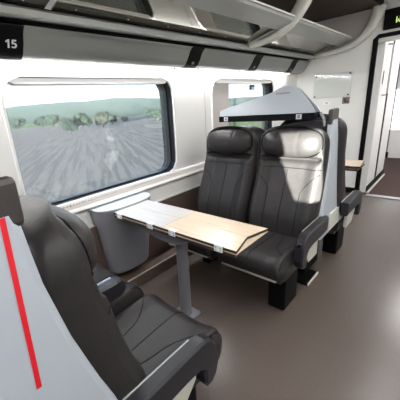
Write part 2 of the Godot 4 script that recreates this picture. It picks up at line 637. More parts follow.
func make_table() -> void:
	var t := thing("folding_table", "folding table with pale wooden leaves, white hinges and one grey leg, between the facing seats", "table", Vector3(-1.15, 0, -1.25))
	var X := 1.15
	var Z := 1.25
	var near := 0.163
	var mid := -0.006
	var far := -0.16
	var w0 := -1.65 + X
	var c0 := -1.178 + X
	var e0 := -0.664 + X
	# upper leaves (folded over), window pair and aisle pair
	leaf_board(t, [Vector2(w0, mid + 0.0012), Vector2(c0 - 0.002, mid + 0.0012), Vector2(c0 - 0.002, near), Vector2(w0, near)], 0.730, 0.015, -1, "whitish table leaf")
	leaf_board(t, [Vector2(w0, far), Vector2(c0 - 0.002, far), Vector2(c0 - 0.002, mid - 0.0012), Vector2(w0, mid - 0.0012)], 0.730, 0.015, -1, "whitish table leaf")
	leaf_board(t, [Vector2(c0 + 0.002, mid + 0.0012), Vector2(-0.702 + X, mid + 0.0012), Vector2(e0, near), Vector2(c0 + 0.002, near)], 0.730, 0.015, 2)
	leaf_board(t, [Vector2(c0 + 0.002, far), Vector2(e0, far), Vector2(-0.702 + X, mid - 0.0012), Vector2(c0 + 0.002, mid - 0.0012)], 0.730, 0.015, 1)
	# lower leaves
	leaf_board(t, [Vector2(w0, far - 0.008), Vector2(e0, far - 0.008), Vector2(e0, near), Vector2(w0, near)], 0.711, 0.005, 0)
	part("under_board", box(Vector3((w0 + e0) / 2, 0.698, (near + far) / 2 - 0.003), Vector3(e0 - w0 - 0.01, 0.015, near - far + 0.008), 0.002), M.woodedge, t)
	# hinges wrapping the near edge, and screws in each
	for hx in [-1.585, -1.275, -1.085, -0.765]:
		var h := Shape.new()
		h.box(Vector3(hx + X, 0.7315, near - 0.008), Vector3(0.05, 0.003, 0.026), 0.001)
		h.box(Vector3(hx + X, 0.714, near + 0.0035), Vector3(0.05, 0.034, 0.004), 0.0012)
		var o := part("hinge", h, M.hinge, t)
		for dx in [-0.014, 0.014]:
			for dy in [0.0, 0.014]:
				part("screw", box(Vector3(hx + X + dx, 0.706 + dy, near + 0.006), Vector3(0.006, 0.005, 0.002), 0.001), M.ink, o)
	# support frame under the leaves: a curved bracket from the console to the leg head
	var br := [Vector2(-0.50, 0.695), Vector2(0.10, 0.695), Vector2(0.10, 0.625)]
	for k in 9:
		var u := k / 8.0
		br.append(Vector2(lerp(0.04, -0.34, u), 0.60 + 0.045 * pow(u, 2.0) - 0.012 * sin(u * PI)))
	br.append(Vector2(-0.50, 0.67))
	part("bracket", pr(br, "z", 0.06, 0.10, 0.004), M.grey, t)
	part("bracket", pr(br, "z", -0.10, -0.06, 0.004), M.grey, t)
	for k in 4:
		part("slot", box(Vector3(-0.24 + 0.075 * k, 0.668, 0.101), Vector3(0.03, 0.036, 0.004), 0.001), M.black, t)
	part("beam", box(Vector3(-0.06, 0.686, 0), Vector3(0.84, 0.024, 0.12), 0.006), M.plastic, t)
	var leg := Shape.new()
	var rings := []
	for e in [[0.02, 1.05], [0.06, 1.0], [0.3, 1.0], [0.55, 1.0], [0.62, 1.06], [0.66, 1.35], [0.676, 1.4]]:
		var ring := PackedVector3Array()
		for k in 24:
			var a := TAU * k / 24
			ring.append(Vector3(-0.02 + 0.043 * e[1] * cos(a), e[0], 0.036 * e[1] * sin(a)))
		rings.append(ring)
	leg.loft(rings, 1)
	part("leg", leg, M.grey, t)
	var ft := Shape.new()
	ft.box(Vector3(-0.02, 0.011, 0), Vector3(0.16, 0.022, 0.14), 0.008)
	part("foot_plate", ft, M.grey, t)

func make_console() -> void:
	var t := thing("wall_console", "dark grey rounded wall console with pale blue top, under the window end of the table", "console", Vector3(-1.845, 0, -1.26))
	var rings := []
	for e in [[0.18, 0.17, 0.13], [0.19, 0.185, 0.145], [0.22, 0.195, 0.155], [0.40, 0.22, 0.165], [0.60, 0.24, 0.185], [0.72, 0.258, 0.20], [0.735, 0.26, 0.20]]:
		var ring := PackedVector3Array()
		for k in 33:
			var a := PI * k / 32
			var z: float = cos(a)
			var x: float = sin(a)
			z = signf(z) * pow(absf(z), 0.75)
			x = pow(absf(x), 0.55)
			ring.append(Vector3(maxf(x * e[2], 0.0), e[0], z * e[1]))
		rings.append(ring)
	var b := Shape.new()
	b.loft(rings, 1)
	part("body", b, M.console, t)
	var lid := []
	for k in 33:
		var a := PI * k / 32
		var z: float = signf(cos(a)) * pow(absf(cos(a)), 0.75)
		lid.append(Vector2(pow(absf(sin(a)), 0.55) * 0.192, z * 0.262))
	part("lid", pr(lid, "y", 0.735, 0.744, 0.003), M.console_top, t)

# ---------------------------------------------------------------- the setting
func cell_outline(a: PackedFloat32Array, l: float, r: float, b: float, t: float, rad: float) -> PackedVector2Array:
	var o := PackedVector2Array()
	for x in a:
		o.append(edge_at(x, l, r, b, t, rad))
	return o

func angles(l: float, r: float, b: float, t: float, l2: float, r2: float, b2: float, t2: float) -> PackedFloat32Array:
	var a := []
	for k in 72:
		a.append(TAU * k / 72)
	for c in [[l, b], [r, b], [r, t], [l, t], [l2, b2], [r2, b2], [r2, t2], [l2, t2]]:
		a.append(fposmod(atan2(c[1], c[0]), TAU))
	a.sort()
	var o := PackedFloat32Array()
	for x in a:
		if o.is_empty() or x - o[o.size() - 1] > 0.0001:
			o.append(x)
	return o

# a wall in a plane of constant x with rounded window openings; cells = [z0, z1, opening z0, z1, y0, y1, radius]
func wall_shape(x0: float, x1: float, h: float, cells: Array) -> Shape:
	var s := Shape.new()
	for c in cells:
		if c.size() == 2:
			s.box(Vector3((x0 + x1) / 2, h / 2, (c[0] + c[1]) / 2), Vector3(absf(x1 - x0), h, absf(c[1] - c[0])))
			continue
		var zc: float = (c[2] + c[3]) / 2
		var yc: float = (c[4] + c[5]) / 2
		var hw: float = (c[3] - c[2]) / 2
		var hh: float = (c[5] - c[4]) / 2
		var a := angles(c[0] - zc, c[1] - zc, -yc, h - yc, -hw, hw, -hh, hh)
		s.frame_plate(zc, yc, cell_outline(a, c[0] - zc, c[1] - zc, -yc, h - yc, 0.0), cell_outline(a, -hw, hw, -hh, hh, c[6]), x0, x1)
	return s

func ring_shape(zc: float, yc: float, hw: float, hh: float, rad: float, grow_in: float, grow_out: float, x0: float, x1: float) -> Shape:
	var s := Shape.new()
	var a := angles(-hw, hw, -hh, hh, -hw, hw, -hh, hh)
	s.frame_plate(zc, yc, cell_outline(a, -hw - grow_out, hw + grow_out, -hh - grow_out, hh + grow_out, rad + grow_out), cell_outline(a, -hw + grow_in, hw - grow_in, -hh + grow_in, hh - grow_in, maxf(rad - grow_in, 0.01)), x0, x1)
	return s

func cassette_outline(zc: float, y0: float, y1: float, hw: float, hh: float, rad: float) -> Array:
	var o := []
	var low := hh - 0.042
	for q in Shape.rrect(hw - 0.005, hh - 0.005, rad - 0.005, 10):
		if q.y > low:
			o.append(Vector2(zc + q.x, (y0 + y1) / 2 + q.y))
	var w := hw - 0.005 - (rad - sqrt(maxf(rad * rad - pow(low - (hh - rad), 2), 0.0)))
	o = o.filter(func(q): return q.y > (y0 + y1) / 2 + low + 0.012)
	o.append(Vector2(zc - w + 0.05, (y0 + y1) / 2 + low))
	o.append(Vector2(zc + w - 0.05, (y0 + y1) / 2 + low))
	return o

func make_window(n: int, z0: float, z1: float, y0: float, y1: float, rad: float, x: float, out: float) -> void:
	var zc := (z0 + z1) / 2
	var yc := (y0 + y1) / 2
	var hw := (z1 - z0) / 2
	var hh := (y1 - y0) / 2
	var w := Node3D.new()
	w.name = "window_%d" % n
	add_child(w)
	w.set_meta("kind", "structure")
	part("window_lip", ring_shape(zc, yc, hw, hh, rad, 0.0, 0.016, x - out * 0.012, x + out * 0.006), M.white, w)
	part("window_reveal", ring_shape(zc, yc, hw, hh, rad, 0.004, -0.0005, x + out * 0.008, x + out * 0.151), M.gasket, w)
	part("window_gasket", ring_shape(zc, yc, hw, hh, rad, 0.014, -0.0005, x + out * 0.055, x + out * 0.075), M.gasket, w)
	part("pane", box(Vector3(x + out * 0.062, yc, zc), Vector3(0.006, hh * 2 + 0.004, hw * 2 + 0.004)), M.pane, w)
	part("blind_cassette", pr(cassette_outline(zc, y0, y1, hw, hh, rad), "x", minf(x - out * 0.004, x + out * 0.052), maxf(x - out * 0.004, x + out * 0.052), 0.004), M.white, w)

func room() -> void:
	struct("floor", box(Vector3(-0.35, -0.05, -1.1), Vector3(3.3, 0.1, 7.3)), M.floor)
	struct("wall_left", wall_shape(-2.0, -1.85, 2.5, [[-4.9, -2.46, -3.98, -2.58, 0.83, 1.64, 0.13], [-2.455, -0.25, -1.985, -0.595, 0.83, 1.64, 0.12], [-0.25, 2.5, 0.4, 1.9, 0.83, 1.64, 0.10]]), M.wall)
	struct("trim_1", box(Vector3(-1.852, 1.2, -2.4575), Vector3(0.01, 1.1, 0.007)), M.pillar)
	make_window(1, -1.985, -0.595, 0.83, 1.64, 0.12, -1.85, -1.0)
	make_window(2, -3.98, -2.58, 0.83, 1.64, 0.13, -1.85, -1.0)
	make_window(3, 0.4, 1.9, 0.83, 1.64, 0.10, -1.85, -1.0)
	# the grey filler beside the glass of the second window
	var fp := Shape.new()
	fp.box(Vector3(-1.882, 1.235, -2.765), Vector3(0.02, 0.79, 0.34), 0.012)
	solid("window_filler", fp, M.pillar, "warm grey filler panel beside the glass of the second window", "panel")
	var stk := thing("window_sticker", "small black and white sticker at the top of the second window", "sticker", Vector3(-1.906, 1.555, -3.50))
	part("backing", box(Vector3.ZERO, Vector3(0.003, 0.055, 0.12), 0.001), M.ink, stk)
	part("print", box(Vector3(0.002, -0.008, -0.02), Vector3(0.002, 0.028, 0.06), 0.0005), M.print, stk, "white print")
	# sill ledge with a heater grille
	var sill := struct("trim_2", pr([Vector2(-1.86, 0.835), Vector2(-1.838, 0.828), Vector2(-1.805, 0.785), Vector2(-1.80, 0.765), Vector2(-1.815, 0.752), Vector2(-1.86, 0.745)], "z", -4.8, 2.5), M.white)
	var gr := Shape.new()
	for k in 190:
		var z := 0.2 - k * 0.024
		gr.box(Vector3(-1.822, 0.8085, z), Vector3(0.003, 0.044, 0.010), 0.0, Basis(Vector3(0, 0, 1), -0.64 + 0.0))
	var g := part("grille_slats", gr, M.pillar, sill)
	g.set_meta("kind", "stuff")
	var gb := Shape.new()
	gb.box(Vector3(-1.8235, 0.8075, -2.08), Vector3(0.003, 0.05, 4.7), 0.0, Basis(Vector3(0, 0, 1), 0.65))
	part("grille_bed", gb, M.pillar, sill)
	# dado, its top rail, and the heater duct along the floor
	struct("trim_3", box(Vector3(-1.838, 0.30, -1.2), Vector3(0.03, 0.60, 7.2)), M.dado)
	struct("trim_4", box(Vector3(-1.839, 0.606, -1.0), Vector3(0.032, 0.010, 7.6), 0.003), M.wall)
	struct("baseboard_left", pr([Vector2(-1.84, 0), Vector2(-1.70, 0), Vector2(-1.70, 0.09), Vector2(-1.712, 0.105), Vector2(-1.84, 0.115)], "z", -4.8, 2.5), M.dado)
	struct("trim_5", box(Vector3(-1.702, 0.098, -1.2), Vector3(0.010, 0.012, 7.2), 0.003), M.pillar)
	# right-hand wall, out of the picture: it lets the low sun in
	struct("wall_right", wall_shape(1.05, 1.2, 2.5, [[-4.9, -0.5], [-0.5, 1.3, 0.03, 0.76, 0.83, 1.64, 0.06], [1.3, 2.5]]), M.wall)
	make_window(4, 0.03, 0.76, 0.83, 1.64, 0.06, 1.05, 1.0)
	solid("added_blind", box(Vector3(1.075, 1.478, 0.415), Vector3(0.004, 0.315, 0.76)), M.pillar, "added unseen blind in the window across the aisle, lowered to mask the sun", "blind")  # unseen blind added to keep the sun off the canopy and headrest top
	struct("wall_back", box(Vector3(-0.4, 1.25, 2.55), Vector3(3.4, 2.5, 0.1)), M.wall)
	# ceiling: brown over the racks, light grey along the middle
	struct("ceiling", box(Vector3(0.1, 2.46, -2.65), Vector3(1.96, 0.1, 10.5)), M.ceiling)
	struct("trim_6", box(Vector3(-1.43, 2.40, -1.15), Vector3(1.08, 0.1, 7.2)), M.brown)
	struct("trim_7", box(Vector3(-0.885, 2.40, -1.15), Vector3(0.016, 0.112, 7.2)), M.black)

# ---------------------------------------------------------------- overhead: cove panels and luggage rack
func cove_profile(grow_by: float) -> Array:
	var p := []
	for e in [[-1.808, 1.722], [-1.782, 1.724], [-1.752, 1.745], [-1.722, 1.785], [-1.696, 1.835], [-1.678, 1.854], [-1.662, 1.862]]:
		p.append(Vector2(e[0] + grow_by, e[1] - grow_by * 0.7))
	return p

func cove_piece(z0: float, z1: float, grow_by: float) -> Shape:
	var p := cove_profile(grow_by)
	p.append_array([Vector2(-1.85, 1.872), Vector2(-1.85, 1.722)])
	return pr(p, "z", z0, z1, 0.0, 1)

func cove_point(u: float) -> Array:
	var p := cove_profile(0.005)
	var f := u * (p.size() - 1)
	var i := mini(int(f), p.size() - 2)
	return [p[i].lerp(p[i + 1], f - i), (p[i + 1] - p[i]).normalized()]

func overhead() -> void:
	var spans := [[-0.721, -2.08], [-2.24, -3.16], [-3.32, -4.16], [-4.32, -4.74]]
	var names := ["long grey lining panel under the rack above the large window", "grey lining panel between the two black straps", "grey lining panel between the middle and the farthest black strap", "short grey lining panel against the end wall"]
	for k in 4:
		solid("lining_panel", cove_piece(spans[k][1], spans[k][0], 0.0), M.cove, names[k], "panel", "grey lining panels under the rack")
	for k in 3:
		var z: float = [-2.16, -3.24, -4.24][k]
		var t := thing("panel_strap", ["nearest of the black pictogram straps, right of the large window", "middle one of the black pictogram straps between lining panels", "farthest of the black pictogram straps, close to the end wall"][k], "strap", Vector3.ZERO, 0, "black straps between lining panels")
		part("band", cove_piece(z - 0.079, z + 0.079, 0.004), M.black, t)
		var q := cove_point(0.38)
		var pic := Shape.new()
		var dir: Vector2 = q[1]
		pic.box(Vector3(q[0].x + 0.001, q[0].y, z), Vector3(0.022, 0.002, 0.03), 0.0, Basis(Vector3(0, 0, 1), atan2(dir.y, dir.x)))
		part("pictogram", pic, M.grey, t)
	var s := thing("seat_number_sign", "black lining panel section with the white number 15", "sign")
	part("panel", cove_piece(-0.72, 2.4, 0.004), M.black, s)
	var q := cove_point(0.5)
	var dir: Vector2 = q[1]
	var nrm := Vector3(dir.y, -dir.x, 0)
	var num := lettering("15", 0.042, M.print, s, Transform3D(Basis(Vector3(0, 0, -1), Vector3(dir.x, dir.y, 0), nrm), Vector3(q[0].x, q[0].y, -0.655) + nrm * 0.003))
	# light strip below the lining panels
	var cl := thing("cove_light", "long white light strip under the grey lining panels, washing the window wall", "light")
	part("diffuser", box(Vector3(-1.832, 1.7155, -1.0), Vector3(0.03, 0.012, 6.8), 0.003), M.lamp, cl)
	for z in [-2.0, -2.32, -3.05]:
		part("clip", box(Vector3(-1.81, 1.712, z), Vector3(0.012, 0.014, 0.02), 0.002), M.grey, cl)
	# rack
	var r := thing("luggage_rack", "overhead luggage rack with smoked glass shelf, grey rails and white curved ribs", "luggage rack")
	part("rear_rail", pr([Vector2(-1.85, 1.94), Vector2(-1.85, 1.915), Vector2(-1.625, 1.882), Vector2(-1.60, 1.888), Vector2(-1.595, 1.915), Vector2(-1.605, 1.928), Vector2(-1.64, 1.935)], "z", -4.75, 2.4, 0.003), M.rail, r)
	part("rail_shade", box(Vector3(-1.70, 1.934, -1.0), Vector3(0.16, 0.008, 7.1)), M.black, r)
	part("rail_shade", box(Vector3(-1.76, 1.884, -1.15), Vector3(0.16, 0.014, 7.1)), M.black, r)  # black filler standing in for the shade under the rail
	part("front_rail", pr([Vector2(-1.32, 2.005), Vector2(-1.30, 1.985), Vector2(-1.20, 2.020), Vector2(-1.172, 2.035), Vector2(-1.165, 2.052), Vector2(-1.175, 2.066), Vector2(-1.32, 2.022)], "z", -4.75, 2.4, 0.003), M.rail, r)
	part("front_trim", box(Vector3(-1.165, 2.066, -1.0), Vector3(0.014, 0.012, 7.4), 0.004), M.white, r)
	for e in [[2.3, -0.82], [-0.86, -2.86], [-2.95, -4.70]]:
		var gz0: float = e[1]
		var gz1: float = e[0]
		var gp := Shape.new()
		gp.prism(PackedVector2Array([Vector2(-1.62, 1.936), Vector2(-1.30, 2.010), Vector2(-1.30, 2.018), Vector2(-1.62, 1.944)]), "z", gz0, gz1)
		var o := part("shelf_glass", gp, M.mirror, r)
		var zz := gz1 - 0.12
		while zz > gz0:
			part("screw", box(Vector3(-1.575, 1.944, zz), Vector3(0.010, 0.006, 0.010), 0.002), M.steel, o)
			zz -= 0.36
	for z in [-2.905, -4.69]:
		var rib := rib_shape(z, 0.0 if z > -3 else 0.16)
		part("rib", rib, M.rib, r, "white curved rib")
	part("end_panel", pr([Vector2(-1.84, 1.95), Vector2(-1.20, 1.97), Vector2(-1.08, 2.04), Vector2(-1.0, 2.13), Vector2(-0.96, 2.34), Vector2(-1.84, 2.34)], "z", -4.75, -4.735), M.pillar, r)

func rib_shape(z: float, shift: float) -> Shape:
	var s := Shape.new()
	var outer := [[-1.84, 1.895], [-1.66, 1.893], [-1.50, 1.898], [-1.35, 1.918], [-1.27, 1.948], [-1.19, 1.998], [-1.12, 2.06], [-1.06, 2.14], [-1.02, 2.23], [-0.995, 2.35]]
	var inner := [[-1.84, 1.938], [-1.66, 1.938], [-1.50, 1.945], [-1.40, 1.962], [-1.33, 1.992], [-1.265, 2.04], [-1.21, 2.10], [-1.17, 2.16], [-1.14, 2.24], [-1.12, 2.35]]
	var rings := []
	for k in outer.size():
		var o := Vector3(outer[k][0], outer[k][1], z)
		var i := Vector3(inner[k][0], inner[k][1], z)
		o.x += shift * sm(-1.7, -1.3, o.x)
		i.x += shift * sm(-1.7, -1.3, i.x)
		var f := k / 9.0
		var w: float = lerp(0.03, 0.05, f)
		var b := o.lerp(i, 0.12)
		var c := o.lerp(i, 0.88)
		rings.append(PackedVector3Array([o + Vector3(0, 0, w * 0.6), b + Vector3(0, 0, w), c + Vector3(0, 0, w), i + Vector3(0, 0, w * 0.6), i - Vector3(0, 0, w * 0.6), c - Vector3(0, 0, w), b - Vector3(0, 0, w), o - Vector3(0, 0, w * 0.6)]))
	s.loft(rings, 1)
	return s

# ---------------------------------------------------------------- end wall, doorway and vestibule
const ZE := -4.75
func end_wall() -> void:
	var s := Shape.new()
	s.box(Vector3(-1.46, 1.25, ZE - 0.05), Vector3(1.08, 2.5, 0.1))
	s.box(Vector3(0.08, 2.23, ZE - 0.05), Vector3(2.0, 0.54, 0.1))
	s.box(Vector3(0.86, 1.25, ZE - 0.05), Vector3(0.5, 2.5, 0.1))
	struct("wall_end", s, M.cream)
	struct("baseboard_end", box(Vector3(-1.40, 0.04, ZE + 0.006), Vector3(1.05, 0.08, 0.014), 0.003), M.black)
	var d := Node3D.new()
	d.name = "door_1"
	add_child(d)
	d.set_meta("kind", "structure")
	part("door_frame", pr([Vector2(-0.935, 0), Vector2(-0.882, 0), Vector2(-0.882, 2.005), Vector2(0.56, 2.005), Vector2(0.56, 0), Vector2(0.63, 0), Vector2(0.63, 2.05), Vector2(-0.885, 2.05), Vector2(-0.935, 2.0)], "z", ZE - 0.02, ZE + 0.022, 0.003), M.black, d)
	struct("trim_8", box(Vector3(-0.09, 0.006, ZE + 0.03), Vector3(1.4, 0.012, 0.09), 0.004), M.steel)
	# display above the door
	var g := thing("display_sign", "black display above the doorway with yellow-green dot letters WC", "sign", Vector3(-0.535, 2.19, ZE + 0.02))
	part("housing", box(Vector3(0, 0, 0), Vector3(0.62, 0.215, 0.05), 0.008), M.black, g)
	var font := {"W": ["10001", "10001", "10001", "10101", "10101", "11011", "10001"], "C": ["01110", "10001", "10000", "10000", "10000", "10001", "01110"]}
	var dots := Shape.new()
	var px := -0.185
	for ch in ["W", "C"]:
		for row in 7:
			for col in 5:
				if font[ch][row][col] == "1":
					dots.box(Vector3(px + col * 0.008, 0.006 - row * 0.0095, 0.026), Vector3(0.0072, 0.0088, 0.003))
		px += 0.05
	part("lettering", dots, glow(Color(0.85, 1.0, 0.1), 1.0), g, "yellow-green dot letters")
	# notice panel of clear plastic with four screws, and two stickers below
	var n := thing("notice_panel", "clear plastic notice panel fixed with four dark screws to the end wall", "panel", Vector3(-1.362, 1.51, ZE + 0.008))
	var gl := mat(Color8(196, 200, 195), 0.08)
	gl.clearcoat_enabled = true
	part("sheet", box(Vector3(0, 0, 0), Vector3(0.47, 0.315, 0.008), 0.002), gl, n)
	for sx in [-1, 1]:
		for sy in [-1, 1]:
			part("screw", box(Vector3(sx * 0.212, sy * 0.135, 0.007), Vector3(0.02, 0.02, 0.008), 0.004), M.ink, n)
	var o := thing("seat_sticker", "small oval white sticker with a grey pictogram on the end wall, under the notice panel", "sticker", Vector3(-1.41, 1.275, ZE + 0.002))
	var oval := []
	for k in 28:
		oval.append(Vector2(0.05 * cos(TAU * k / 28), 0.024 * sin(TAU * k / 28)))
	part("backing", pr(oval, "z", 0.0, 0.003), M.white, o)
	var pic := Shape.new()
	pic.box(Vector3(-0.010, 0.0, 0.0035), Vector3(0.008, 0.02, 0.002))
	pic.box(Vector3(0.010, 0.0, 0.0035), Vector3(0.008, 0.02, 0.002))
	pic.box(Vector3(0, 0.009, 0.0035), Vector3(0.028, 0.008, 0.002))
	part("pictogram", pic, M.grey, o)
	var q := thing("square_sign", "square brown pictogram plate beside the oval sticker on the end wall", "sign", Vector3(-1.17, 1.30, ZE + 0.003))
	part("plate", box(Vector3.ZERO, Vector3(0.088, 0.088, 0.006), 0.002), mat(Color8(120, 104, 98), 0.5), q)
	var sq := Shape.new()
	sq.box(Vector3(-0.012, 0.01, 0.004), Vector3(0.03, 0.03, 0.002))
	sq.box(Vector3(0.006, -0.018, 0.004), Vector3(0.055, 0.02, 0.002))
	part("pictogram", sq, M.ink, q)
	# narrow table at the end wall
	var t := thing("end_table", "small folded wooden table in front of the end wall, behind the far seats", "table", Vector3(-1.15, -0.035, -3.45))
	leaf_board(t, [Vector2(-0.30, -0.17), Vector2(0.49, -0.17), Vector2(0.52, 0.15), Vector2(-0.30, 0.15)], 0.740, 0.018, 1)
	leaf_board(t, [Vector2(-0.30, -0.17), Vector2(0.50, -0.17), Vector2(0.50, 0.15), Vector2(-0.30, 0.15)], 0.708, 0.018, 2)
	part("hinge", box(Vector3(0.30, 0.706, 0.154), Vector3(0.05, 0.03, 0.006), 0.001), M.hinge, t)
	var lg := Shape.new()
	lg.tube(PackedVector3Array([Vector3(0.05, 0.0, 0), Vector3(0.05, 0.7, 0)]), 0.04, 16)
	part("leg", lg, M.beige, t)
	# vestibule
	struct("floor", box(Vector3(-0.2, -0.05, -6.8), Vector3(2.4, 0.1, 4.1)), M.carpet).name = "floor_001"
	struct("wall_vestibule", box(Vector3(-1.06, 1.25, -5.47), Vector3(0.48, 2.5, 1.24)), M.white)
	struct("trim_9", box(Vector3(-0.815, 1.05, -5.40), Vector3(0.016, 2.1, 0.05)), M.woodedge)
	struct("trim_10", box(Vector3(-0.815, 0.045, -5.47), Vector3(0.02, 0.09, 1.24), 0.003), M.black)
	struct("trim_11", box(Vector3(-0.795, 0.006, -5.47), Vector3(0.03, 0.014, 1.26), 0.003), M.beige)
	struct("wall_vestibule", box(Vector3(-1.35, 1.25, -6.9), Vector3(0.1, 2.5, 1.7)), M.white).name = "wall_vestibule_inner"
	struct("wall_far", wall_far_shape(), M.white)
	struct("baseboard_far", box(Vector3(-1.14, 0.06, -7.69), Vector3(0.3, 0.12, 0.02), 0.003), M.black)
	struct("wall_vestibule_side", box(Vector3(0.95, 1.25, -6.25), Vector3(0.1, 2.5, 2.9)), M.white)
	# far door window: the pane glows by itself in place of daylight
	part("pane", box(Vector3(-0.84, 0.98, -7.74), Vector3(0.48, 0.8, 0.008)), glow(Color(1, 1, 1), 1.1), door_far(), "window pane with its own white glow standing in for daylight")
	var hd := thing("grab_pole", "slim grey vertical handrail on the vestibule wall just inside the doorway", "handrail", Vector3(-0.79, 0, -5.10))
	var hp := Shape.new()
	hp.tube(PackedVector3Array([Vector3(-0.03, 1.95, 0.05), Vector3(0.01, 1.95, 0.05), Vector3(0.025, 1.93, 0.05), Vector3(0.025, 1.35, 0.05), Vector3(0.01, 1.33, 0.05), Vector3(-0.03, 1.33, 0.05)]), 0.012, 10)
	part("rail", hp, M.pillar, hd)
	part("label_plate", box(Vector3(-0.024, 1.55, 0.14), Vector3(0.006, 0.16, 0.03), 0.002), M.grey, hd)

func door_far() -> Node3D:
	var d := Node3D.new()
	d.name = "door_2"
	add_child(d)
	d.set_meta("kind", "structure")
	part("door_leaf_trim", box(Vector3(-1.02, 1.0, -7.69), Vector3(0.015, 2.0, 0.02)), M.grey, d)
	return d

func wall_far_shape() -> Shape:
	var s := Shape.new()
	s.box(Vector3(-1.24, 1.25, -7.75), Vector3(0.32, 2.5, 0.1))
	s.box(Vector3(0.20, 1.25, -7.75), Vector3(1.6, 2.5, 0.1))
	s.box(Vector3(-0.84, 0.29, -7.75), Vector3(0.48, 0.58, 0.1))
	s.box(Vector3(-0.84, 1.94, -7.75), Vector3(0.48, 1.12, 0.1))
	return s

